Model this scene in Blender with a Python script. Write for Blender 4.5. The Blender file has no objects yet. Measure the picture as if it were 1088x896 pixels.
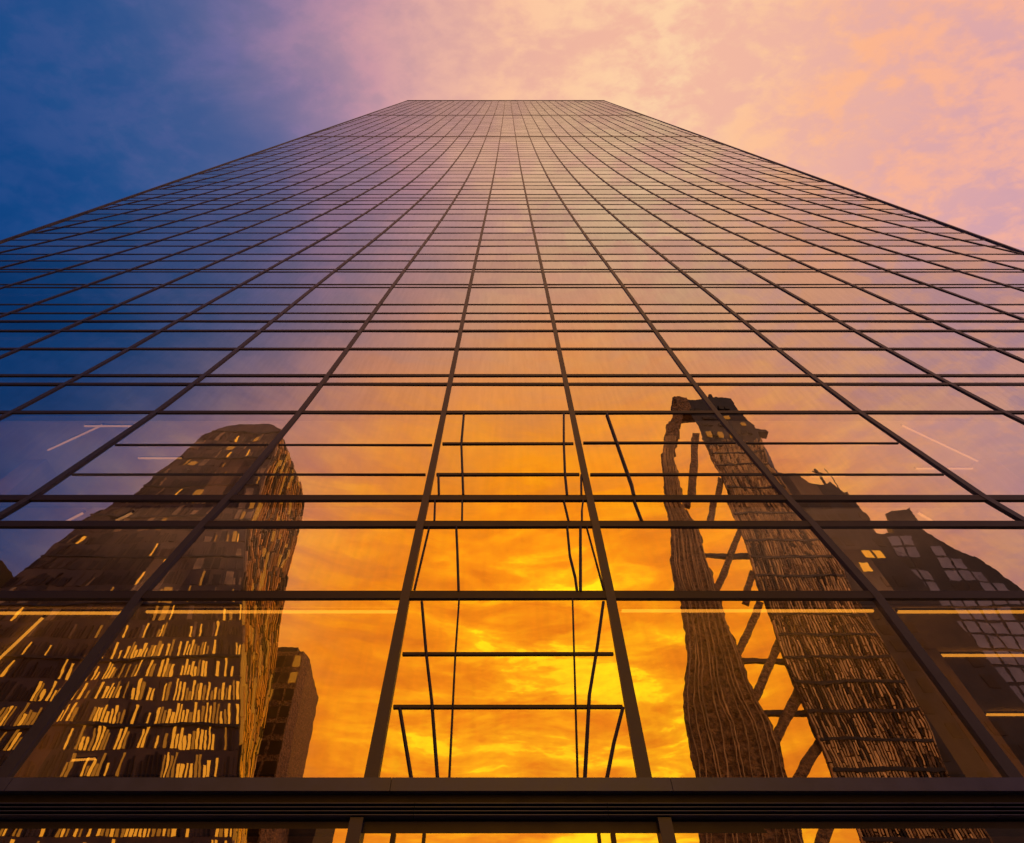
import bpy, bmesh, math, random
from mathutils import Vector, noise

random.seed(11)
sc = bpy.context.scene
COL = sc.collection

# ------------------------------------------------------------------ helpers
def lin(r, g, b):
    f = lambda c: (c/255/12.92) if c/255 <= .04045 else ((c/255+.055)/1.055)**2.4
    return (f(r), f(g), f(b), 1.0)

def link(name, bm, mats, parent=None):
    me = bpy.data.meshes.new(name)
    bmesh.ops.recalc_face_normals(bm, faces=bm.faces)
    bm.to_mesh(me); bm.free()
    for m in (mats if isinstance(mats, (list, tuple)) else [mats]):
        me.materials.append(m)
    o = bpy.data.objects.new(name, me); COL.objects.link(o)
    if parent: o.parent = parent
    return o

def empty(name, label, cat, group=None):
    o = bpy.data.objects.new(name, None); COL.objects.link(o)
    o['label'] = label; o['category'] = cat
    if group: o['group'] = group
    return o

def box(bm, x0, x1, y0, y1, z0, z1, mi=0):
    vs = [bm.verts.new((x, y, z)) for z in (z0, z1) for x, y in ((x0, y0), (x1, y0), (x1, y1), (x0, y1))]
    for f in ((3, 2, 1, 0), (4, 5, 6, 7), (0, 1, 5, 4), (1, 2, 6, 5), (2, 3, 7, 6), (3, 0, 4, 7)):
        bm.faces.new([vs[i] for i in f]).material_index = mi

def boxobj(name, mat, parent, *a):
    bm = bmesh.new(); box(bm, *a); return link(name, bm, mat, parent)

def bar(bm, p, q, w, h=None, mi=0):
    """square bar from p to q"""
    h = h or w
    p, q = Vector(p), Vector(q); d = (q-p).normalized()
    up = Vector((0, 1, 0)) if abs(d.y) < .9 else Vector((0, 0, 1))
    a = d.cross(up).normalized(); b = a.cross(d)
    vs = [bm.verts.new(c+a*sx*w/2+b*sy*h/2) for c in (p, q) for sx, sy in ((-1, -1), (1, -1), (1, 1), (-1, 1))]
    for f in ((3, 2, 1, 0), (4, 5, 6, 7), (0, 1, 5, 4), (1, 2, 6, 5), (2, 3, 7, 6), (3, 0, 4, 7)):
        bm.faces.new([vs[i] for i in f]).material_index = mi

def rod(bm, pts, r, n=8):
    rings = []
    for k, p in enumerate(pts):
        p = Vector(p)
        d = (Vector(pts[min(k+1, len(pts)-1)])-Vector(pts[max(k-1, 0)])).normalized()
        a = d.cross(Vector((0, 1, 0))).normalized(); b = a.cross(d)
        rings.append([bm.verts.new(p+a*r*math.cos(t*2*math.pi/n)+b*r*math.sin(t*2*math.pi/n)) for t in range(n)])
    for A, B in zip(rings, rings[1:]):
        for t in range(n):
            bm.faces.new((A[t], A[(t+1) % n], B[(t+1) % n], B[t]))
    bm.faces.new(rings[0]); bm.faces.new(rings[-1])

def interp(tab, z):
    if z <= tab[0][0]: return tab[0][1]
    for (a, va), (b, vb) in zip(tab, tab[1:]):
        if z <= b: return va+(vb-va)*(z-a)/(b-a)
    return tab[-1][1]

def loft(bm, rings, cap=True):
    R = [[bm.verts.new(p) for p in r] for r in rings]
    n = len(R[0])
    for A, B in zip(R, R[1:]):
        for t in range(n):
            bm.faces.new((A[t], A[(t+1) % n], B[(t+1) % n], B[t]))
    if cap:
        bm.faces.new(R[0][::-1]); bm.faces.new(R[-1])

# ------------------------------------------------------------------ materials
def mat(name, col, rough=.6, metal=0.0, var=.25, scale=1.5, bump=0.0, bscale=6, spec=.5):
    m = bpy.data.materials.new(name); m.use_nodes = True
    nt = m.node_tree; b = nt.nodes['Principled BSDF']
    b.inputs['Roughness'].default_value = rough; b.inputs['Metallic'].default_value = metal
    b.inputs['Specular IOR Level'].default_value = spec
    g = nt.nodes.new('ShaderNodeNewGeometry')
    n = nt.nodes.new('ShaderNodeTexNoise'); n.inputs['Scale'].default_value = scale; n.inputs['Detail'].default_value = 6
    nt.links.new(g.outputs['Position'], n.inputs['Vector'])
    r = nt.nodes.new('ShaderNodeMapRange'); r.inputs['From Min'].default_value = .3; r.inputs['From Max'].default_value = .7
    r.inputs['To Min'].default_value = 1-var; r.inputs['To Max'].default_value = 1+var
    nt.links.new(n.outputs['Fac'], r.inputs['Value'])
    v = nt.nodes.new('ShaderNodeVectorMath'); v.operation = 'SCALE'; v.inputs[0].default_value = col[:3]
    nt.links.new(r.outputs['Result'], v.inputs['Scale']); nt.links.new(v.outputs['Vector'], b.inputs['Base Color'])
    r2 = nt.nodes.new('ShaderNodeMapRange'); r2.inputs['To Min'].default_value = max(rough-.12, .03); r2.inputs['To Max'].default_value = min(rough+.12, 1)
    nt.links.new(n.outputs['Fac'], r2.inputs['Value']); nt.links.new(r2.outputs['Result'], b.inputs['Roughness'])
    if bump:
        n2 = nt.nodes.new('ShaderNodeTexNoise'); n2.inputs['Scale'].default_value = bscale; n2.inputs['Detail'].default_value = 5
        nt.links.new(g.outputs['Position'], n2.inputs['Vector'])
        bp = nt.nodes.new('ShaderNodeBump'); bp.inputs['Strength'].default_value = 1; bp.inputs['Distance'].default_value = bump
        nt.links.new(n2.outputs['Fac'], bp.inputs['Height']); nt.links.new(bp.outputs['Normal'], b.inputs['Normal'])
    return m

def emis(name, col, s):
    m = bpy.data.materials.new(name); m.use_nodes = True
    b = m.node_tree.nodes['Principled BSDF']
    b.inputs['Base Color'].default_value = (.02, .015, .01, 1); b.inputs['Roughness'].default_value = .6
    b.inputs['Emission Color'].default_value = col; b.inputs['Emission Strength'].default_value = s
    return m

M_frame = mat('dark anodised aluminium', (.020, .026, .080), .45, .1, .12, 3)
M_rail = mat('anodised transom', (.014, .014, .036), .5, .3, .12, 3)
M_sill = mat('brushed sill', (.050, .066, .200), .45, .5, .1, 4)
M_louvre = mat('black louvre', (.010, .010, .014), .5, .4, .1, 4)
M_concrete = mat('slab concrete', (.30, .27, .24), .8, 0, .15, 2)
M_ceiling = mat('warm ceiling', (.70, .56, .42), .85, 0, .1, 1.2)
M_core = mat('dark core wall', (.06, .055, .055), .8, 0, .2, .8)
M_lamp = emis('amber diffuser', (1.0, .40, .04, 1), 2.0)
M_lamp_soft = emis('soft amber diffuser', (1.0, .45, .16, 1), 1.0)
M_fill = emis('amber uplight', (1.0, .46, .06, 1), 8.0)  # added glow that warms the rooms from out of view
M_fill_soft = emis('warm uplight', (1.0, .58, .36, 1), 8.0)
M_housing = mat('lamp housing', (.12, .1, .09), .5, .4)
M_bronze = mat('bronze cladding', (.14, .075, .026), .55, .2, .5, .35, .05, 1.2)
M_darkglass = mat('dark window glass', (.05, .032, .015), .4, 0, .3, .3, spec=.15)
M_gold = mat('gold metal fin', (.62, .36, .12), .32, .9, .35, .6, .02, 2)
M_glint_win = emis('painted glint and window glow', (1.0, .35, .02, 1), 1.3)  # glow stands in for gold glints on the bronze tower
M_glint_win_dim = emis('dim painted glint and window glow', (1.0, .33, .02, 1), .5)
M_brown = mat('brown rough cladding', (.36, .19, .06), .75, 0, .8, 2.2, .5, 3.0)
M_flute = mat('brown fluted panel', (.62, .36, .11), .45, .4, .55, .5, .05, 2)
M_band = mat('dark floor band', (.032, .026, .020), .7, 0, .3, 1)
M_dark = mat('dark brown facade', (.045, .034, .028), .7, 0, .5, .4, .04, 1.5)
M_pane = mat('grey blue pane', (.20, .19, .20), .3, .6, .35, .25, .03, 1)
M_paving = mat('stone paving', (.25, .23, .21), .8, 0, .2, 1.5, .01, 8)
M_asphalt = mat('asphalt', (.05, .05, .05), .85, 0, .2, 3, .01, 20)
M_kerb = mat('kerb stone', (.32, .3, .28), .8, 0, .15, 3)
M_ground = mat('city ground', (.12, .11, .10), .9, 0, .3, .05)
M_paint = mat('road paint', (.75, .73, .68), .7, 0, .1, 5)

def glass():
    m = bpy.data.materials.new('coated facade glass'); m.use_nodes = True
    nt = m.node_tree; nt.nodes.clear(); N = nt.nodes.new; L = nt.links.new
    out = N('ShaderNodeOutputMaterial'); mix = N('ShaderNodeMixShader')
    tr = N('ShaderNodeBsdfTransparent'); tr.inputs['Color'].default_value = (.72, .64, .55, 1)
    gl = N('ShaderNodeBsdfGlossy'); gl.inputs['Roughness'].default_value = 0.0; gl.inputs['Color'].default_value = (.97, .96, .95, 1)
    g = N('ShaderNodeNewGeometry')
    # metal-oxide coating: reflectance climbs steadily from face-on to grazing
    dp = N('ShaderNodeVectorMath'); dp.operation = 'DOT_PRODUCT'; L(g.outputs['Normal'], dp.inputs[0]); L(g.outputs['Incoming'], dp.inputs[1])
    ab = N('ShaderNodeMath'); ab.operation = 'ABSOLUTE'; L(dp.outputs['Value'], ab.inputs[0])
    om = N('ShaderNodeMath'); om.operation = 'SUBTRACT'; om.inputs[0].default_value = 1; L(ab.outputs[0], om.inputs[1])
    pw = N('ShaderNodeMath'); pw.operation = 'POWER'; L(om.outputs[0], pw.inputs[0]); pw.inputs[1].default_value = 1.6
    fr = N('ShaderNodeMapRange'); fr.inputs['To Min'].default_value = .55; fr.inputs['To Max'].default_value = .86; L(pw.outputs[0], fr.inputs['Value'])
    # slow roller-wave and finer ripples of tempered glass
    n1 = N('ShaderNodeTexNoise'); n1.inputs['Scale'].default_value = .55; n1.inputs['Detail'].default_value = 1
    n2 = N('ShaderNodeTexNoise'); n2.inputs['Scale'].default_value = 2.2; n2.inputs['Detail'].default_value = 2.5
    L(g.outputs['Position'], n1.inputs['Vector']); L(g.outputs['Position'], n2.inputs['Vector'])
    b1 = N('ShaderNodeBump'); b1.inputs['Distance'].default_value = .005; b1.inputs['Strength'].default_value = 1
    b2 = N('ShaderNodeBump'); b2.inputs['Distance'].default_value = .0004; b2.inputs['Strength'].default_value = 1
    L(n1.outputs['Fac'], b1.inputs['Height']); L(n2.outputs['Fac'], b2.inputs['Height'])
    L(b1.outputs['Normal'], b2.inputs['Normal'])
    L(b2.outputs['Normal'], gl.inputs['Normal'])
    # pane-to-pane differences and faint rain streaks
    v1 = N('ShaderNodeMapRange'); v1.inputs['To Min'].default_value = .90; v1.inputs['To Max'].default_value = 1.05; L(g.outputs['Random Per Island'], v1.inputs['Value'])
    oi = N('ShaderNodeObjectInfo'); v2 = N('ShaderNodeMapRange'); v2.inputs['To Min'].default_value = .94; v2.inputs['To Max'].default_value = 1.03; L(oi.outputs['Random'], v2.inputs['Value'])
    mp = N('ShaderNodeMapping'); mp.inputs['Scale'].default_value = (5, 1, .5); L(g.outputs['Position'], mp.inputs[0])
    n3 = N('ShaderNodeTexNoise'); n3.inputs['Scale'].default_value = 1.6; n3.inputs['Detail'].default_value = 6; L(mp.outputs[0], n3.inputs['Vector'])
    v3 = N('ShaderNodeMapRange'); v3.inputs['From Min'].default_value = .35; v3.inputs['From Max'].default_value = .7; v3.inputs['To Min'].default_value = 1.02; v3.inputs['To Max'].default_value = .93; L(n3.outputs['Fac'], v3.inputs['Value'])
    m1 = N('ShaderNodeMath'); m1.operation = 'MULTIPLY'; L(v1.outputs[0], m1.inputs[0]); L(v2.outputs[0], m1.inputs[1])
    m2 = N('ShaderNodeMath'); m2.operation = 'MULTIPLY'; L(m1.outputs[0], m2.inputs[0]); L(v3.outputs[0], m2.inputs[1])
    m3 = N('ShaderNodeMath'); m3.operation = 'MULTIPLY'; L(m2.outputs[0], m3.inputs[0]); L(fr.outputs['Result'], m3.inputs[1])
    L(m3.outputs[0], mix.inputs['Fac']); L(tr.outputs['BSDF'], mix.inputs[1]); L(gl.outputs['BSDF'], mix.inputs[2])
    L(mix.outputs['Shader'], out.inputs['Surface'])
    return m
M_glass = glass()

# ------------------------------------------------------------------ the glass tower (facade in the plane y = 0, facing -y)
WL, WR, TOP = -28.0, 26.8, 170.0
tower = empty('glass_tower', 'tall glass curtain wall tower seen from its foot, dark mullions over sunset reflections', 'skyscraper')

D = 8.0
SPREAD = [(.3, .235, .65), (.365, .233, .632), (.737, .235, .61), (.965, .232, .575), (1.06, .23, .556), (1.494, .225, .498),
          (3.05, .207, .412), (4.7, .174, .31), (7.8, .14, .244), (21.3, .09, .215)]
SA = [(z*D+1.6, a*D) for z, a, b in SPREAD]; SB = [(z*D+1.6, b*D) for z, a, b in SPREAD]
WID = [(4, .20), (7.5, .165), (13.5, .145), (26, .135), (47, .115), (64, .10), (170, .10)]
def colx(i, z):
    s = 1 if i > 0 else -1
    w = (.76, .82, .88, .94, 1, 1.07, 1.14, 1.22, 1.3) if z > 12 else (1,)   # eased, so no kinks
    return s*sum(interp(SA, z*k)+(abs(i)-1)*interp(SB, z*k) for k in w)/len(w)
NCOL = 15

Z_LOW, Z_SILL = 4.11, 4.44
transoms = [7.5, 9.27, 10.07, 13.55, 15.1, 15.63, 17.47, 18.93, 19.79, 20.57, 21.46, 23.42, 23.79, 25.49, 25.85, 27.15, 28.25,
            29.71, 30.87, 32.32, 33.65, 35.18, 36.97, 38.34, 39.8, 41.02, 41.95, 43.22, 45.16, 46.67, 48.26]
z = 48.26
while z+1.85 < TOP-.5:
    z += 1.85; transoms.append(z)
zs = [Z_SILL]+transoms+[TOP]
knots = sorted(set(zs+[s[0] for s in SA if Z_SILL < s[0] < TOP]))

def inside(x): return WL < x < WR
# mullions
for i in [k for k in range(-NCOL, NCOL+1) if k]:
    ks = [k for k in knots if inside(colx(i, k))]
    if len(ks) < 2: continue
    if ks[0] > Z_SILL:                       # starts on the tower's edge
        pass
    bm = bmesh.new(); rings = []
    for k in ks:
        x = colx(i, k); w = interp(WID, k)/2
        rings.append([(x-w, -.036-(.014 if k < 12 else 0), k), (x+w, -.036-(.014 if k < 12 else 0), k), (x+w, .06, k), (x-w, .06, k)])
    loft(bm, rings); link('mullion', bm, M_frame, tower)
for x0, x1 in ((WL-.07, WL+.07), (WR-.07, WR+.07)):
    boxobj('corner_mullion', M_frame, tower, x0, x1, -.07, .08, Z_SILL, TOP)
# transoms
for k in transoms:
    if k < 10.5: h, d = .16, .042
    elif k < 20: h, d = .12, .03
    elif k < 49: h, d = .085, .02
    else: h, d = .10, .012
    if abs(k-80.86) < .93 or abs(k-118.77) < .93: h, d = .7, .03
    boxobj('transom', M_rail, tower, WL+.125, WR-.125, -d, .045, k-h/2, k+h/2)
boxobj('parapet', M_frame, tower, WL-.15, WR+.15, -.09, .5, TOP+.002, TOP+.5)
# panes: every pane sits a touch out of true, as fitted glass does
panes = []
for za, zb in zip(zs, zs[1:]):
    zm = (za+zb)/2
    lines = [-99]+[i for i in range(-NCOL, NCOL+1) if i and inside(colx(i, zm))]+[99]
    for a, b in zip(lines, lines[1:]):
        fa = lambda zz: WL if a == -99 else max(WL, colx(a, zz))
        fb = lambda zz: WR if b == 99 else min(WR, colx(b, zz))
        q = [(fa(za), za), (fb(za), za), (fb(zb), zb), (fa(zb), zb)]
        if q[1][0]-q[0][0] < .05 and q[2][0]-q[3][0] < .05: continue
        xc = sum(p[0] for p in q)/4
        depth = math.hypot(8, zm-1.6)
        area = (q[1][0]-q[0][0])*(zb-za)/depth**2*(8/depth)
        panes.append((-area if abs(xc) < depth*1.05 else 1, q, xc, zm))
panes.sort(key=lambda t: t[0])
def pane_quad(bm, q, xc, zm):
    s = .0026 if zm < 30 else .004
    tx, tz = random.gauss(0, s*.7), random.gauss(0, s*.7)
    tx = max(-s, min(s, tx)); tz = max(-s, min(s, tz))
    vs = [bm.verts.new((x, tx*(x-xc)+tz*(zz-zm), zz)) for x, zz in q]
    bm.faces.new(vs)
rest = bmesh.new()
for n, (_, q, xc, zm) in enumerate(panes):
    if n < 100:
        bm = bmesh.new(); pane_quad(bm, q, xc, zm); me = None
        m_ = bpy.data.meshes.new('glass_pane'); bm.to_mesh(m_); bm.free(); m_.materials.append(M_glass)
        o = bpy.data.objects.new('glass_pane', m_); COL.objects.link(o); o.parent = tower
    else:
        pane_quad(rest, q, xc, zm)
m_ = bpy.data.meshes.new('glass_pane'); rest.to_mesh(m_); rest.free(); m_.materials.append(M_glass)
o = bpy.data.objects.new('glass_pane', m_); COL.objects.link(o); o.parent = tower; o['kind'] = 'stuff'

# glazing bars and thin rods, shaped as mirrored mast lines, across the middle bays
def gbar(zz, i, j, t):
    boxobj('glazing_bar', M_rail, tower, colx(i, zz)+.13, colx(j, zz)-.13, -.03, .02, zz-t/2, zz+t/2)
gbar(6.36, -1, 1, .045); gbar(5.51, -1, 1, .045)
gbar(12.1, -1, 1, .07); gbar(10.89, -1, 1, .07)
gbar(12.14, 1, 2, .055); gbar(10.89, 1, 2, .06)
gbar(12.05, -2, -1, .03); gbar(10.89, -2, -1, .035)
gbar(12.05, -3, -2, .03); gbar(10.89, -3, -2, .035); gbar(12.12, 2, 3, .03); gbar(10.89, 2, 3, .03)
rods = [([(-1.23, 13.45), (-1.20, 12.1), (-1.01, 10.16)], .028), ([(-1.02, 9.98), (-.98, 9.35)], .02), ([(-1.09, 9.2), (-1.02, 8.6), (-.91, 7.56)], .024),
        ([(-.89, 7.42), (-.87, 6.36), (-.80, 4.52)], .014), ([(1.56, 13.45), (1.44, 12.1), (1.36, 10.9), (1.34, 10.14)], .028),
        ([(1.25, 9.98), (1.30, 9.34)], .02), ([(1.25, 9.2), (1.23, 8.43), (1.28, 7.9), (1.28, 7.56)], .022), ([(1.18, 7.42), (.95, 4.52)], .014),
        ([(1.74, 10.85), (1.66, 10.14)], .024), ([(1.68, 9.98), (1.62, 9.7), (1.58, 9.34)], .02), ([(1.53, 9.2), (1.34, 7.56)], .028),
        ([(1.73, 7.35), (1.5, 6.5), (1.26, 5.69), (1.04, 4.5)], .026), ([(-1.65, 10.85), (-1.56, 10.14)], .026), ([(-1.63, 9.98), (-1.57, 9.35)], .02),
        ([(-1.56, 7.35), (-1.36, 6.4), (-1.17, 5.61), (-.95, 4.5)], .024), ([(-1.64, 5.49), (-1.30, 4.5)], .026), ([(1.74, 5.49), (1.52, 5.0), (1.33, 4.5)], .026),
        ([(2.76, 13.45), (2.81, 12.1), (2.87, 10.5), (2.85, 10.14)], .035), ([(2.82, 9.98), (2.86, 9.34)], .028),
        ([(-1.66, 9.2), (-1.74, 7.6)], .014), ([(1.66, 9.2), (1.78, 7.6)], .014)]
for pts, r in rods:
    bm = bmesh.new(); rod(bm, [(x, -.034, zz) for x, zz in pts], r); link('mast_line_rod', bm, M_rail, tower)

# base: sill, recessed gap, louvres, lower frame and lobby glass
jx = [WL]+[colx(i, 4.44)+.31 for i in range(-5, 6) if i and inside(colx(i, 4.44)+.31)]+[WR]
for a, b in zip(jx, jx[1:]):
    boxobj('sill', M_sill, tower, a+.004, b-.004, -.16, .2, 4.36, 4.515)
boxobj('shadow_gap', M_louvre, tower, WL, WR, -.03, .2, 4.27, 4.36)
for k in range(4):
    zc = 4.255-.042*k
    vs = [(-.135, zc-.026), (-.135, zc-.018), (-.06, zc-.012), (.1, zc-.012), (.1, zc-.026)]
    for a, b in ((WL, -6.9), (-6.9, -1.21), (-1.21, 1.29), (1.29, 6.3), (6.3, WR)):
        bm = bmesh.new()
        loft(bm, [[(x, y, zz) for y, zz in vs] for x in (a+.004, b-.004)]); link('louvre', bm, M_sill, tower)
boxobj('louvre_backing', M_louvre, tower, WL, WR, .101, .2, 4.08, 4.268)
boxobj('head_rail', M_rail, tower, WL, WR, .0, .12, 3.955, 4.075)
lower = [-18.5, -13.2, -7.9, -1.93, 2.0, 7.9, 13.2, 18.5]
xs = [WL]+lower+[WR]
for x in lower:
    boxobj('lobby_mullion', M_frame, tower, x-.085, x+.085, -.11, .1, .02, 4.088)
for a, b in zip(xs, xs[1:]):
    bm = bmesh.new(); pane_quad(bm, [(a, .02), (b, .02), (b, 4.0), (a, 4.0)], (a+b)/2, 2)
    m_ = bpy.data.meshes.new('lobby_pane'); bm.to_mesh(m_); bm.free(); m_.materials.append(M_glass)
    o = bpy.data.objects.new('lobby_pane', m_); COL.objects.link(o); o.parent = tower
for x0, x1 in ((-1.45, .03), (1.33, .03), (-1.06, .02), (1.15, .02)):
    boxobj('glazing_bar', M_rail, tower, x0-x1, x0+x1, -.03, .02, .02, 3.95)
# interior: slabs, ceilings, columns, core; blind upper storeys
for zc in (4.1, 7.43, 10.0, 13.45):
    boxobj('floor_slab', M_concrete, tower, WL+.2, WR-.2, .21, 12, zc+.03, zc+.24)
    boxobj('ceiling', M_ceiling, tower, WL+.2, WR-.2, .23, 11.9, zc, zc+.028)
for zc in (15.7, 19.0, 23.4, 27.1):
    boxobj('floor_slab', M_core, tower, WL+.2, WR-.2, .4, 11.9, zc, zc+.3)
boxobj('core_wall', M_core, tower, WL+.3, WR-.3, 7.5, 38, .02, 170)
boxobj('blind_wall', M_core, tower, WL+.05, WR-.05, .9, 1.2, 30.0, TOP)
boxobj('side_wall', M_frame, tower, WL-.1, WL+.04, .1, 40, .02, TOP)
boxobj('side_wall', M_frame, tower, WR-.04, WR+.1, .1, 40, .02, TOP)
boxobj('rear_wall', M_frame, tower, WL+.05, WR-.05, 39.5, 39.9, .02, TOP)
boxobj('roof', M_frame, tower, WL-.1, WR+.1, .5, 40, TOP+.003, TOP+.4)
for x in (-14, -8.1, 8.3, 14.2):
    for za, zb in ((4.36, 7.42), (7.69, 9.99), (10.26, 13.44)):
        boxobj('column', M_ceiling, tower, x-.3, x+.3, 1.6, 2.2, za, zb)

# unseen glowing strips, added to throw an amber haze onto the ceilings
for zf, za, zb, spans in ((4.345, 4.36, 4.41, ((-6.9, -2.4), (2.4, 7.0))), (10.245, 10.26, 10.30, ((-14.5, -4.5), (5.5, 15.5))), (7.675, 7.69, 7.73, ((-9, -4), (4.5, 9.5)))):
    for a, b in spans:
        boxobj('fill_strip', M_fill if zf < 5 else M_fill_soft, tower, a, b, .7, .85, za, zb)

# ceiling lamps behind the glass
LAMPS = [
 ((-6.7, .30), (-1.95, .30), 7.38, 'long amber ceiling lamp along the top of the low wide bay just left of centre'),
 ((-13.0, .34), (-7.1, .34), 7.38, 'long amber ceiling lamp running out of the lower left picture edge, parallel to the glass'),
 ((2.09, .27), (6.76, .27), 7.38, 'long amber ceiling lamp along the top of the low wide bay just right of centre'),
 ((7.2, .30), (12.5, .30), 7.38, 'amber ceiling lamp close to the glass in the outer right bay, topmost of three'),
 ((8.62, 1.74), (12.5, 1.74), 7.38, 'middle amber ceiling lamp of the parallel set in the outer right bay'),
 ((10.9, 4.15), (14, 4.15), 7.38, 'lowest seen of the long parallel amber ceiling lamps in the outer right bay'),
 ((9.87, 4.28), (10.56, 4.28), 7.38, 'short amber ceiling lamp deep in the low bay right of centre, beside the slanting mullion'),
 ((11.5, 5.84), (11.98, 5.84), 7.38, 'very short amber ceiling lamp at the far back of the right low bay'),
 ((-8.7, .48), (-11.5, 2.9), 7.38, 'diagonal amber ceiling lamp in the outer left low bay'),
 ((-11.66, 6.57), (-10.43, 6.41), 7.38, 'short stubby amber ceiling lamp deep in the low bay near the bottom left corner'),
 ((-11.4, .30), (-13.4, 1.2), 13.38, 'diagonal pale lamp high behind the blue glass at the left'),
 ((-11.94, .34), (-10.46, .34), 13.38, 'short level pale lamp high behind the glass of the left side'),
 ((11.1, .32), (14.2, 1.75), 13.38, 'long diagonal pale lamp high behind the pink glass at the right'),
 ((-15.5, 2.47), (-14.0, 2.43), 13.38, 'level pale lamp at the extreme left edge behind the blue glass'),
 ((9.2, .96), (10.7, .99), 13.38, 'short level pale lamp high behind the orange glass right of the centre'),
 ((-10.16, .60), (-9.6, .30), 9.93, 'short diagonal lamp in the narrow glass band on the left, outer one'),
 ((-8.95, .54), (-8.49, .30), 9.93, 'short diagonal lamp in the narrow glass band on the left, inner one'),
 ((-10.9, 1.5), (-9.6, 1.5), 13.38, 'level pale lamp high behind the left glass, set back behind the diagonal one'),
 ((8.0, 2.2), (10.2, 2.2), 13.38, 'long level lamp set deep behind the orange glass right of the centre'),
 ((12.2, 1.9), (14.5, 1.9), 13.38, 'level pale lamp at the extreme right, set back behind the pink glass'),
 ((13.3, 3.4), (16, 3.4), 13.38, 'faint level lamp deepest of those at the extreme right behind the pink glass'),
 ((9.27, .30), (10.03, .75), 9.93, 'short diagonal lamp in the narrow glass band on the right'),
]
for p, q, zz, lab in LAMPS:
    t = empty('ceiling_lamp', lab, 'ceiling lamp', 'linear ceiling lamps behind the glass')
    mid = Vector(((p[0]+q[0])/2, (p[1]+q[1])/2, zz)); t.location = mid
    P = Vector((p[0], p[1], zz))-mid; Q = Vector((q[0], q[1], zz))-mid
    off = Vector((0, 0, .028))
    bm = bmesh.new(); bar(bm, P+off, Q+off, .07, .045); link('housing', bm, M_housing, t)
    bm = bmesh.new(); bar(bm, P*.995-off*.35, Q*.995-off*.35, .035 if zz < 8 else .028, .05); link('diffuser', bm, M_lamp if zz < 8 else M_lamp_soft, t)

# ------------------------------------------------------------------ buildings across the street (seen mirrored in the glass)
def panels(parent, name, quads, mats, proud=.12):
    """window panels as shallow boxes; the first 100 are parts, the rest one part"""
    def add(bm, q, nrm, mi):
        n = Vector(nrm)
        a = [bm.verts.new(Vector(p)-n*.1) for p in q]; b = [bm.verts.new(Vector(p)+n*proud) for p in q]
        bm.faces.new(b).material_index = mi
        for k in range(4):
            bm.faces.new((a[k], a[(k+1) % 4], b[(k+1) % 4], b[k])).material_index = mi
    rb = bmesh.new()
    for n, (q, nrm, mi) in enumerate(quads):
        if n < 100:
            bm = bmesh.new(); add(bm, q, nrm, 0); link(name, bm, mats[mi], parent)
        else: add(rb, q, nrm, mi)
    if len(quads) > 100:
        o = link(name, rb, mats, parent); o['kind'] = 'stuff'
    else: rb.free()

def rough(bm, amp, scale, seed=0):
    for v in bm.verts:
        n = noise.noise_vector(Vector((v.co.x, v.co.y, v.co.z))*scale+Vector((seed, 0, 0)))
        n2 = noise.noise_vector(Vector((v.co.x, v.co.y, v.co.z))*scale*3+Vector((0, seed, 7)))
        if v.co.z > .5: v.co += n*amp+n2*amp*.5

# -- bronze tower on the left
lt = empty('bronze_tower', 'broad dark bronze tower with painted gold glints, mirrored in the glass at lower left', 'building')
XL = [(0, -88), (53, -84), (60, -81), (68, -79.3), (77, -74.2), (83, -72.9), (96, -70.2), (99, -67.5), (101.5, -64)]
XR = [(0, -22), (27, -32.5), (53, -43), (68, -48), (83, -50.5), (96, -52), (99, -53.2), (101.5, -57)]
XB = [(0, -27), (33, -37.7), (52, -41.3), (65, -44.3), (82, -46.8), (95, -50), (100, -52.5), (101.5, -57)]
YF, YB = -62.0, -77.0
bm = bmesh.new(); rings = []
for k in [0, 10, 20, 27, 33, 40, 47, 53, 60, 64, 68, 72, 77, 80, 83, 88, 92, 96, 99, 101.5]:
    a, b, c = interp(XL, k), interp(XR, k), interp(XB, k)
    j = random.uniform(-.35, .35)
    rings.append([(a+j, YF, k), ((a+b)/2, YF, k), (b, YF, k), (c, YB, k), ((a+c)/2, YB-6, k), (a-4+j, YB, k)])
loft(bm, rings); link('wall', bm, M_bronze, lt)
bm = bmesh.new()
loft(bm, [[(-112, YF+1, k), (r, YF+1, k), (r-1, YB, k), (-114, YB, k)] for k, r in ((0, -84), (30, -84.5), (55, -84.5), (59.2, -85.5))])
link('side_wing', bm, M_dark, lt)
quads = []
FL = 3.05
for f in range(int(98/FL)):
    z0, z1 = f*FL+.35, f*FL+2.85
    x0, x1 = interp(XL, z0), interp(XR, z0); n = max(4, int((x1-x0)/.5))
    u = 0
    while u < n:
        w = random.choice((1, 1, 1, 2, 3)) if z0 > 48 else 1
        ua, ub = (u+.12+random.uniform(0, .25))/n, min(n, u+w-.1-random.uniform(0, .25))/n
        g = lambda uu, zz: interp(XL, zz)+(interp(XR, zz)-interp(XL, zz))*uu
        right = (g(ua, z0)+60)/25                        # painted gold glints crowd toward the corner
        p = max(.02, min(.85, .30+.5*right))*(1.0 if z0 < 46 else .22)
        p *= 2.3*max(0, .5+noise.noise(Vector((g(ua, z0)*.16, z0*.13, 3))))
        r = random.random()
        mi = 1 if r < p*.6 and w < 2 else (2 if r < p else (3 if r > .72 else (4 if z0 > 44 and r > .62 else 0)))  # glowing panes and lighter gold panes paint the glints
        t = random.uniform(-.05, .05); s = random.uniform(-1.3, .3)
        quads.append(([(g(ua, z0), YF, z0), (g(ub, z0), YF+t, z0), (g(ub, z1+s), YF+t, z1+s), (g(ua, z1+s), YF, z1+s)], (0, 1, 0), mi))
        u += w
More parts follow.
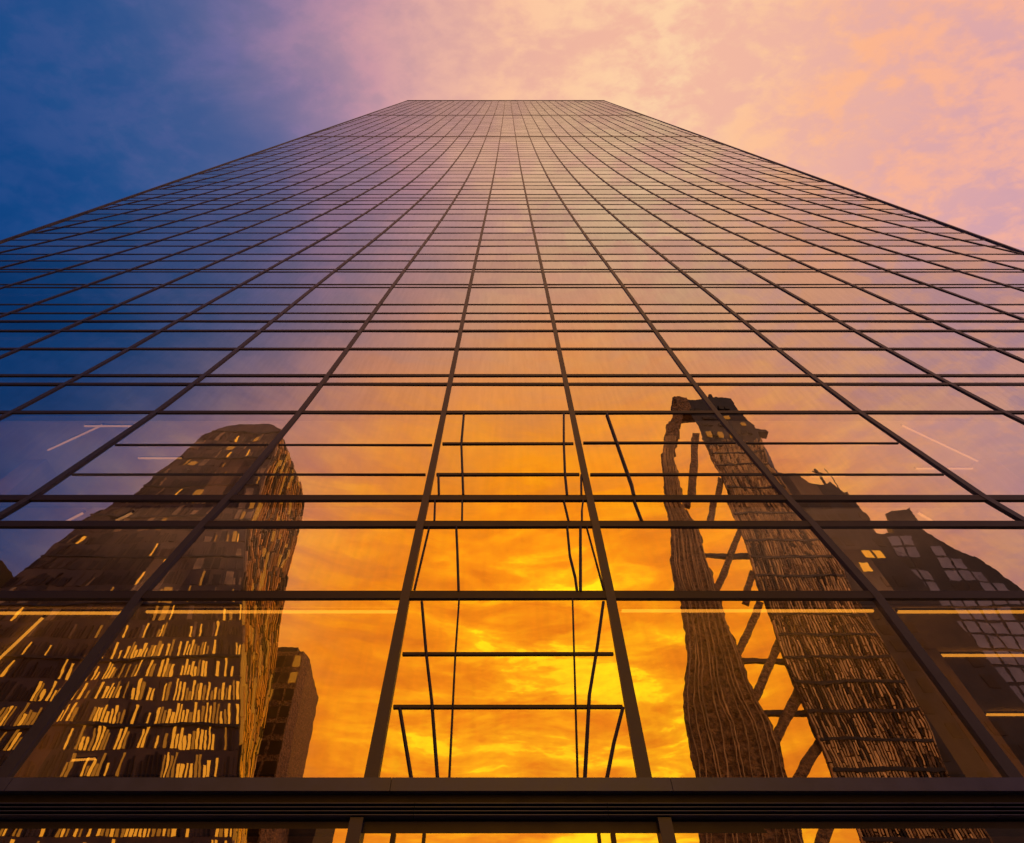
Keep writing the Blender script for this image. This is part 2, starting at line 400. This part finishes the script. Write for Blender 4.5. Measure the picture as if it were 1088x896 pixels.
quads.sort(key=lambda q: abs(q[0][0][2]-32)+abs(q[0][0][0]+45)*.5)
panels(lt, 'window', quads, [M_darkglass, M_glint_win, M_glint_win_dim, M_bronze, M_flute], .1)
for f in range(5, 33, 3):                                  # floor ledges
    zz = f*FL
    boxobj('ledge', M_band, lt, interp(XL, zz)+.1, interp(XR, zz)-.1, YF-.3, YF+.35, zz-.12, zz+.2)
for k in range(22):                                        # gold fins up the narrow side, in broken runs, some glowing as painted glints
    u = (k+.5)/22; bm = bmesh.new(); zt = 98.5-1.5*u; zz = 2.0
    while zz < zt-2:
        ln = random.choice((1.2, 2.4, 3.4, 5.0)); z1 = min(zt, zz+ln)
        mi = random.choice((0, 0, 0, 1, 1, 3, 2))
        pts = []
        for q in (zz, z1-.25):
            c = Vector((interp(XR, q), YF, q)).lerp(Vector((interp(XB, q), YB, q)), u)
            j = .3*noise.noise(Vector((k*3.1, q*.35, 0)))
            pts.append(c+Vector((.12, j, 0)))
        bar(bm, pts[0], pts[1], .5, random.uniform(.16, .34), mi); zz = z1
    link('fin', bm, [M_gold, M_darkglass, M_glint_win_dim, M_flute], lt)
for x, w, h in ((-63, 2.2, 1.3), (-59.5, 1.4, 1.6), (-56.5, 1, .9)):
    boxobj('roof_plant', M_dark, lt, x-w, x+w, -72, -66, 101.2, 101.2+h)

# -- small slab block beside it
sb = empty('slab_block', 'small dark office block with a window grid right beside the mirrored bronze tower', 'building')
SL = [(0, -53), (60, -47)]; SR = [(0, -31), (36, -37.4), (58, -40.3), (60, -40.4)]; SM = [(0, -33), (36, -38.4), (58, -41.0), (60, -41.1)]
bm = bmesh.new()
loft(bm, [[(interp(SL, k), -87, k), (interp(SM, k), -87, k), (interp(SR, k), -90, k), (interp(SR, k)-1, -104, k), (interp(SL, k)-3, -104, k)] for k in (0, 20, 36, 48, 58.6)])
link('wall', bm, M_brown, sb)
quads = []
for f in range(6, 19):
    for c in range(4):
        z0, z1 = f*3.05+.7, f*3.05+2.75
        g = lambda uu, zz: interp(SL, zz)+(interp(SM, zz)-interp(SL, zz))*uu
        ua, ub = .04+c*.245, .04+c*.245+.205
        quads.append(([(g(ua, z0), -87, z0), (g(ub, z0), -87, z0), (g(ub, z1), -87, z1), (g(ua, z1), -87, z1)], (0, 1, 0), random.choice((0, 0, 0, 0, 1, 2))))
panels(sb, 'window', quads, [M_darkglass, M_glint_win_dim, M_bronze], .05)
boxobj('roof_plant', M_dark, sb, -46.5, -42.6, -100, -87.5, 58.6, 60.0)

lb = empty('low_block', 'low dark rooftop with an open frame beyond the small office block', 'building')
boxobj('wall', M_dark, lb, -44, -33, -112, -100, 0, 38.2)
bm = bmesh.new()
for x in (-37, -35.5, -34, -33.1): bar(bm, (x, -100.2, 38.2), (x, -100.2, 39.9), .22)
bar(bm, (-37.2, -100.2, 39.9), (-33, -100.2, 39.9), .22); link('roof_frame', bm, M_dark, lb)

# -- fluted tower with its raking leg on the right
ft = empty('fluted_tower', 'leaning brown fluted tower with a raking leg and cross braces, mirrored right of centre', 'building')
A = [(0, 31.5), (23.5, 33.5), (33.6, 33.8), (44, 35), (57.9, 37), (66.3, 37.25), (89.6, 38.2), (97, 38.4)]
B = [(0, 45), (23.4, 45.0), (28.3, 46.4), (42, 47.9), (51, 48.9), (58.3, 48.4), (74.6, 47.8), (81.2, 49.4), (86, 49.7), (92, 48.7), (96.5, 49)]
y0, y1 = -52.0, -64.0
lv = sorted({k for k, _ in A+B} | {96.6} | set(range(2, 96, 3)))
lv = [k for k in lv if k <= 96.6]
bm = bmesh.new()
loft(bm, [[(interp(A, k), y0, k), (interp(B, k), y0, k), (interp(B, k)*1.17, y1, k), (interp(A, k)*1.215, y1, k)] for k in lv])
rough(bm, .22, .21, 4); link('wall', bm, M_dark, ft)
NF = 36
for k in range(NF):
    u = (k+.5)/NF; bm = bmesh.new(); zz = 1.0
    while zz < 79:
        z1 = zz+random.choice((.9, 1.54, 3.08, 3.08)); pts = []
        for q in (zz, z1-.12):
            pts.append(Vector((interp(A, q)+(interp(B, q)-interp(A, q))*u+.07*noise.noise(Vector((k*2.3, q*.6, 1))), y0+.15, q)))
        bar(bm, pts[0], pts[1], random.uniform(.14, .24), .5, random.choice((0, 0, 0, 1, 1, 2, 3))); zz = z1  # gold and dark segments put broken highlights into the fin colour
    link('fin', bm, [M_flute, M_brown, M_gold, M_darkglass], ft)
for f in range(6, 26):
    zz = f*3.08; bm = bmesh.new()
    rings = []
    for i in range(9):
        x = interp(A, zz)+.1+(interp(B, zz)-interp(A, zz)-.5)*i/8; dz = .22*noise.noise(Vector((x*.3, zz, 0)))
        rings.append([(x, y0-.2, zz+dz-.17), (x, y0+.5, zz+dz-.17), (x, y0+.5, zz+dz+.17), (x, y0-.2, zz+dz+.17)])
    loft(bm, rings); link('floor_band', bm, M_band, ft)
quads = []
for f in range(25, 31):
    for c in range(8):
        if random.random() < .55: continue
        z0 = f*3.05+.4; x = 39+c*1.15
        quads.append(([(x, y0, z0), (x+.9, y0, z0), (x+.9, y0, z0+1.0), (x, y0, z0+1.0)], (0, 1, 0), random.choice((0, 0, 0, 1))))
panels(ft, 'window', quads, [M_darkglass, M_glint_win_dim], .3)
LL = [(0, 13), (23.5, 19.4), (26.7, 19.8), (30.8, 20.1), (38, 22.6), (44.8, 23.8), (50.8, 24.1), (58.9, 26), (66, 26.7), (76.8, 28.5), (87, 32.2), (92, 34.8), (97.6, 37)]
LR = [(0, 24), (23.5, 28.6), (29.4, 29.6), (33, 28.7), (44, 29.2), (58.5, 30.3), (66, 29.4), (76.8, 30.7), (86, 34.4), (90, 36.0), (97.6, 39)]
bm = bmesh.new(); rings = []
for i in range(170):
    k = i*97.6/169; a, b = interp(LL, k), interp(LR, k)
    ring = [(a+(b-a)*t/9, -52, k) for t in range(10)]+[(b-.0, -53.2, k), (b+.5, -54.5, k)]+[(b+.5-(b-a-.2)*t/5, -54.6, k) for t in range(1, 5)]+[(a+.6, -54.5, k)]
    rings.append(ring)
loft(bm, rings); rough(bm, .42, .9, 9); link('raking_leg', bm, M_brown, ft)
for k in range(12):                                        # ribs twisting up the leg
    bm = bmesh.new(); pts = []
    for i in range(34):
        zz = 3+i*80/33; u = (k+.5)/12+.03*math.sin(zz*.15+k*2.1)
        a, b = interp(LL, zz), interp(LR, zz)
        pts.append((a+(b-a)*max(.05, min(.95, u)), -51.75+.1*noise.noise(Vector((k, zz*.3, 3))), zz))
    rod(bm, pts, .06+.03*random.random(), 6); link('rib', bm, M_flute, ft)
boxobj('top_bridge', M_brown, ft, 36.6, 39.6, -54.6, -51.9, 91.0, 97.3)
for x, w, h in ((37.4, .5, 1.6), (45.5, .35, 2.2), (46.6, .25, 1.2), (40.5, 1.5, .9)):
    boxobj('roof_plant', M_dark, ft, x-w, x+w, -56, -53, 96.4, 97.2+h)
boxobj('outrigger', M_dark, ft, 48.6, 52.2, -54, -52.4, 84.4, 85.4)
BR = [((36.7, 83.5), (30.7, 64.5), 1.0), ((36.9, 70), (32.9, 59.6), .8), ((36.9, 58), (29.0, 46.4), .75), ((35.6, 50), (33.0, 45.6), .7),
      ((34.2, 45), (28.6, 37.4), .75), ((34.3, 38.8), (28.6, 32.4), .8), ((34.0, 32.9), (28.6, 27.3), .85), ((33.6, 27.1), (28.6, 22.7), .85), ((33.4, 22), (27.5, 16.5), .85)]
for (xa, za), (xb, zb), w in BR:
    bm = bmesh.new(); bar(bm, (xa+.6, -52.6, za+.6), (xb-.4, -52.6, zb-.4), w*1.25, w*.8); link('brace', bm, M_brown, ft)
for zz, xa, xb in ((36.9, 28.3, 35.6), (31.0, 29, 34.2), (53.3, 29.3, 36.9)):
    boxobj('tie_beam', M_dark, ft, xa, xb, -52.9, -52.3, zz-.25, zz+.25)

# -- stepped dark block with a mast
st = empty('stepped_block', 'dark stepped tower with a thin mast on its roof, mirrored behind the fluted tower', 'building')
def prism(bm, outline, ya, yb, sx):
    loft(bm, [[(x, ya, zz) for x, zz in outline], [(x*sx, yb, zz) for x, zz in outline]])
bm = bmesh.new(); prism(bm, [(54, 0), (54, 88.6), (59.5, 89.8), (64, 88.9), (65.3, 86), (68.5, 85.2), (70.4, 86.4), (73, 81.6), (72.6, 76), (74, 60), (74, 0)], -67, -82, 1.15)
link('wall', bm, M_dark, st)
bm = bmesh.new(); bar(bm, (70.2, -68.5, 85), (70.2, -68.5, 92), .4); bar(bm, (69.2, -68.5, 91.2), (71.4, -68.5, 90.4), .25); bar(bm, (72.8, -68.5, 82), (73.2, -68.5, 92.8), .15)
link('mast', bm, M_dark, st)
quads = []
for f in range(7, 27):
    for c in range(8):
        z0 = f*3.1+.5; x = 56.5+c*2.1
        r = random.random()
        lit = 1 if (r < .5 and 19 < f < 22 and 3 < c < 7) else 0
        if r < .4 or lit: quads.append(([(x, -67, z0), (x+1.6, -67, z0), (x+1.6, -67, z0+1.9), (x, -67, z0+1.9)], (0, 1, 0), lit))
panels(st, 'window', quads, [M_darkglass, M_glint_win], .08)

# -- grid-faced block at the far right
gb = empty('grid_block', 'far right grey block with rows of square panes under a sloping roofline', 'building')
GO = [(108, 0), (104, 40), (99.2, 64.7), (96, 71.6), (93, 73.8), (91.2, 78.9), (90.4, 81.6), (90.2, 85.2), (86.4, 84.9), (83.9, 83.3), (83.6, 78.6), (76.5, 78.4), (70, 50), (62, 0)]
bm = bmesh.new(); prism(bm, GO[::-1], -74, -92, 1.14); link('wall', bm, M_band, gb)
GL = [(0, 68), (35, 72.6), (51, 75.4), (63, 78.2), (78, 81.4)]; GR = [(0, 107), (40, 103.4), (64.7, 98.4), (71.6, 95), (78, 90.5)]
quads = []
for f in range(6, 26):
    z0 = f*3.0+.25; z1 = z0+2.45
    x0, x1 = interp(GL, z0), interp(GR, z0); n = int((x1-x0)/2.6)
    for c in range(n):
        g = lambda uu, zz: interp(GL, zz)+(2.6*uu)
        if 3.0*f > 60 and c == 2: continue
        t = random.uniform(-.05, .05)
        ua, ub = c+.08, c+.9
        if g(ub, z1) > interp(GR, z1): continue
        quads.append(([(g(ua, z0), -74, z0), (g(ub, z0), -74+t, z0), (g(ub, z1), -74+t, z1), (g(ua, z1), -74, z1)], (0, 1, 0), 0 if random.random() < .93 else 1))
quads.sort(key=lambda q: -q[0][0][2])
panels(gb, 'window', quads, [M_pane, M_darkglass], .06)

# ------------------------------------------------------------------ ground
def flat(name, m, x0, x1, ya, yb, za, zb):
    o = boxobj(name, m, None, x0, x1, ya, yb, za, zb); o['kind'] = 'structure'; return o
flat('ground', M_ground, -3000, 3000, -3000, 3000, -1, -.14)
flat('road', M_asphalt, -400, 400, -36, -20, -.139, -.12)
flat('plaza', M_paving, -120, 120, -19.7, 45, -.139, 0.0)
flat('kerb', M_kerb, -120, 120, -20, -19.703, -.139, .01)
flat('pavement', M_paving, -160, 160, -51, -36.3, -.139, 0.0)
flat('kerb', M_kerb, -160, 160, -36.297, -36.0, -.139, .01)
for k in range(-2, 3):
    flat('lane_marking', M_paint, k*9-1.5, k*9+1.5, -28.08, -27.92, -.119, -.114)

# ------------------------------------------------------------------ sky
SUN_AZ, SUN_EL = math.radians(185-10), math.radians(4)      # behind the camera, just above the skyline
w = bpy.data.worlds.new('World'); sc.world = w; w.use_nodes = True
nt = w.node_tree; nt.nodes.clear(); N = nt.nodes.new; L = nt.links.new
out = N('ShaderNodeOutputWorld'); bg = N('ShaderNodeBackground'); bg.inputs['Strength'].default_value = 1.0
L(bg.outputs[0], out.inputs[0])
tc = N('ShaderNodeTexCoord')
nrm = N('ShaderNodeVectorMath'); nrm.operation = 'NORMALIZE'; L(tc.outputs['Generated'], nrm.inputs[0])
sep = N('ShaderNodeSeparateXYZ'); L(nrm.outputs[0], sep.inputs[0])
def math_(op, a, b=None, clamp=False):
    n = N('ShaderNodeMath'); n.operation = op; n.use_clamp = clamp
    for i, v in enumerate((a, b)):
        if v is None: continue
        if isinstance(v, (int, float)): n.inputs[i].default_value = v
        else: L(v, n.inputs[i])
    return n.outputs[0]
def ramp(fac, stops, interp_='LINEAR'):
    r = N('ShaderNodeValToRGB'); r.color_ramp.interpolation = interp_
    e = r.color_ramp.elements
    while len(e) < len(stops): e.new(.5)
    for k, (p, c) in enumerate(stops): e[k].position = p; e[k].color = c
    L(fac, r.inputs[0]); return r.outputs[0]
def mixc(f, a, b, mode='MIX'):
    m = N('ShaderNodeMix'); m.data_type = 'RGBA'; m.blend_type = mode
    for s, v in ((m.inputs[0], f), (m.inputs[6], a), (m.inputs[7], b)):
        if isinstance(v, (int, float)): s.default_value = v
        elif isinstance(v, tuple): s.default_value = v
        else: L(v, s)
    return m.outputs[2]
# clouds lie on a high flat layer
zz = math_('ADD', math_('MAXIMUM', sep.outputs['Z'], 0.0), .16)
pv = N('ShaderNodeCombineXYZ'); L(math_('DIVIDE', sep.outputs['X'], zz), pv.inputs[0]); L(math_('DIVIDE', sep.outputs['Y'], zz), pv.inputs[1])
def cloud(scale, sx, sy, detail, off, dist=.6):
    mp = N('ShaderNodeMapping'); mp.inputs['Scale'].default_value = (sx, sy, 1); mp.inputs['Location'].default_value = (off, off*.7, off*.3)
    mp.inputs['Rotation'].default_value = (0, 0, .55)
    L(pv.outputs[0], mp.inputs[0])
    n = N('ShaderNodeTexNoise'); n.inputs['Scale'].default_value = scale; n.inputs['Detail'].default_value = detail
    n.inputs['Roughness'].default_value = .58; n.inputs['Distortion'].default_value = dist
    L(mp.outputs[0], n.inputs['Vector']); return n.outputs['Fac']
c1 = cloud(4.2, 1.0, 1.5, 7, 3.1, .25); c2 = cloud(13.0, 1.0, 1.7, 6, 8.4, .3)
c3 = cloud(30.0, 1.0, 1.8, 4, 5.2, .3)
cc = math_('ADD', math_('ADD', math_('MULTIPLY', c1, .38), math_('MULTIPLY', c2, .40)), math_('MULTIPLY', c3, .22))
cm = N('ShaderNodeMapRange'); cm.interpolation_type = 'SMOOTHSTEP'; cm.inputs['From Min'].default_value = .43; cm.inputs['From Max'].default_value = .57
L(cc, cm.inputs['Value']); clouds = cm.outputs['Result']
# base: blue on the left turning to peach and lilac on the right
wob = math_('MULTIPLY', math_('SUBTRACT', c1, .5), .12)
fx = math_('ADD', math_('ADD', math_('MULTIPLY', sep.outputs['X'], .5), .5), wob)
P = lambda d: (d+1)/2
base = ramp(fx, [(0, lin(2, 34, 76)), (P(-.72), lin(3, 60, 126)), (P(-.56), lin(24, 78, 138)), (P(-.40), lin(88, 100, 148)), (P(-.22), lin(180, 140, 162)),
                 (P(-.02), lin(240, 180, 158)), (P(.28), lin(246, 188, 160)), (P(.52), lin(232, 172, 162)), (P(.72), lin(206, 160, 176)), (1, lin(150, 130, 175))], 'B_SPLINE')
lit = ramp(fx, [(0, lin(14, 54, 104)), (P(-.72), lin(20, 72, 138)), (P(-.4), lin(122, 110, 165)), (P(-.2), lin(215, 155, 165)), (P(.0), lin(255, 200, 160)), (P(.25), lin(255, 214, 168)), (P(.5), lin(255, 182, 138)), (P(.75), lin(245, 176, 160)), (1, lin(190, 150, 175))], 'LINEAR')
base = mixc(math_('MULTIPLY', clouds, ramp(fx, [(.25, (.22,.22,.22,1)), (.55, (.85,.85,.85,1))])), base, lit)
# afterglow low behind the camera
G = Vector((math.sin(math.radians(6))*math.cos(math.radians(23)), -math.cos(math.radians(6))*math.cos(math.radians(23)), math.sin(math.radians(23))))
dt = N('ShaderNodeVectorMath'); dt.operation = 'DOT_PRODUCT'; L(nrm.outputs[0], dt.inputs[0]); dt.inputs[1].default_value = G
dot = dt.outputs['Value']
sv = N('ShaderNodeVectorMath'); sv.operation = 'MULTIPLY'; L(nrm.outputs[0], sv.inputs[0]); sv.inputs[1].default_value = (3.2, 3.2, 15.0)
sn = N('ShaderNodeTexNoise'); sn.inputs['Scale'].default_value = 1.5; sn.inputs['Detail'].default_value = 8; sn.inputs['Roughness'].default_value = .6; sn.inputs['Distortion'].default_value = .5
L(sv.outputs[0], sn.inputs['Vector'])
dj = math_('ADD', dot, math_('MULTIPLY', math_('SUBTRACT', sn.outputs['Fac'], .5), .24), True)
k = 2.6
gl = lambda r, g, b: (r/k, g/k, b/k, 1)
glow = ramp(dj, [(.45, gl(.30, .24, .21)), (.58, gl(.48, .31, .22)), (.70, gl(.98, .41, .18)), (.78, gl(1.2, .42, .10)), (.86, gl(1.45, .45, .03)), (.92, gl(1.5, .40, .006)), (.96, gl(1.6, .44, .004)), (.992, gl(1.75, .64, .005)), (1, gl(1.9, .88, .008))])
glow = mixc(1.0, glow, (k, k, k, 1), 'MULTIPLY')
wr = N('ShaderNodeMapRange'); wr.interpolation_type = 'SMOOTHSTEP'; wr.inputs['From Min'].default_value = .48; wr.inputs['From Max'].default_value = .92
L(dot, wr.inputs['Value'])
streak = ramp(math_('ADD', math_('MULTIPLY', cc, .4), math_('MULTIPLY', sn.outputs['Fac'], .6)), [(.38, (.80, .58, .9, 1)), (.5, (1.0, .96, 1, 1)), (.60, (1.16, 1.42, 1, 1))])
hz = N('ShaderNodeMapRange'); hz.interpolation_type = 'SMOOTHSTEP'; hz.inputs['From Min'].default_value = .90; hz.inputs['From Max'].default_value = .66; hz.inputs['To Max'].default_value = .8
L(sep.outputs['Z'], hz.inputs['Value'])
glow = mixc(hz.outputs['Result'], glow, streak, 'MULTIPLY')
u = math_('DIVIDE', sep.outputs['X'], math_('MAXIMUM', math_('MULTIPLY', sep.outputs['Y'], -1.0), .05))
band = N('ShaderNodeMapRange'); band.interpolation_type = 'SMOOTHSTEP'; band.inputs['From Min'].default_value = .55; band.inputs['From Max'].default_value = .08
L(math_('ABSOLUTE', math_('SUBTRACT', u, .10)), band.inputs['Value'])
hi = N('ShaderNodeMapRange'); hi.interpolation_type = 'SMOOTHSTEP'; hi.inputs['From Min'].default_value = .92; hi.inputs['From Max'].default_value = .70
L(sep.outputs['Z'], hi.inputs['Value'])
glow = mixc(math_('MULTIPLY', band.outputs['Result'], hi.outputs['Result']), glow, mixc(1.0, glow, (1.15, 1.26, .9, 1), 'MULTIPLY'))      # the sun's column of light above the skyline
side = N('ShaderNodeMapRange'); side.interpolation_type = 'SMOOTHSTEP'; side.inputs['From Min'].default_value = .45; side.inputs['From Max'].default_value = 1.7
side.inputs['To Min'].default_value = 1.0; side.inputs['To Max'].default_value = .35
L(math_('ABSOLUTE', math_('SUBTRACT', u, .10)), side.inputs['Value'])
col = mixc(math_('MULTIPLY', wr.outputs['Result'], side.outputs['Result']), base, glow)
# a little physical twilight sky on top
sk = N('ShaderNodeTexSky'); sk.sky_type = 'NISHITA'; sk.sun_disc = False; sk.sun_elevation = SUN_EL; sk.sun_rotation = SUN_AZ
col = mixc(.005, col, sk.outputs[0], 'ADD')
L(col, bg.inputs['Color'])

sun = bpy.data.lights.new('Sun', 'SUN'); sun.energy = .06; sun.angle = math.radians(.5); sun.color = (1, .58, .28)
so = bpy.data.objects.new('Sun', sun); COL.objects.link(so)
d = Vector((math.sin(SUN_AZ)*math.cos(SUN_EL), math.cos(SUN_AZ)*math.cos(SUN_EL), math.sin(SUN_EL)))
so.rotation_euler = d.to_track_quat('Z', 'Y').to_euler()

# ------------------------------------------------------------------ camera
cam = bpy.data.cameras.new('Camera'); cam.lens = 18; cam.sensor_width = 36; cam.sensor_fit = 'HORIZONTAL'
cam.clip_start = .05; cam.clip_end = 8000; cam.shift_x = .004
co = bpy.data.objects.new('Camera', cam); COL.objects.link(co)
co.location = (0, -8, 1.6); co.rotation_euler = (math.radians(90+55.2), 0, 0)
sc.camera = co
sc.view_settings.view_transform = 'Standard'; sc.view_settings.look = 'None'; sc.view_settings.gamma = 1; sc.view_settings.exposure = 0
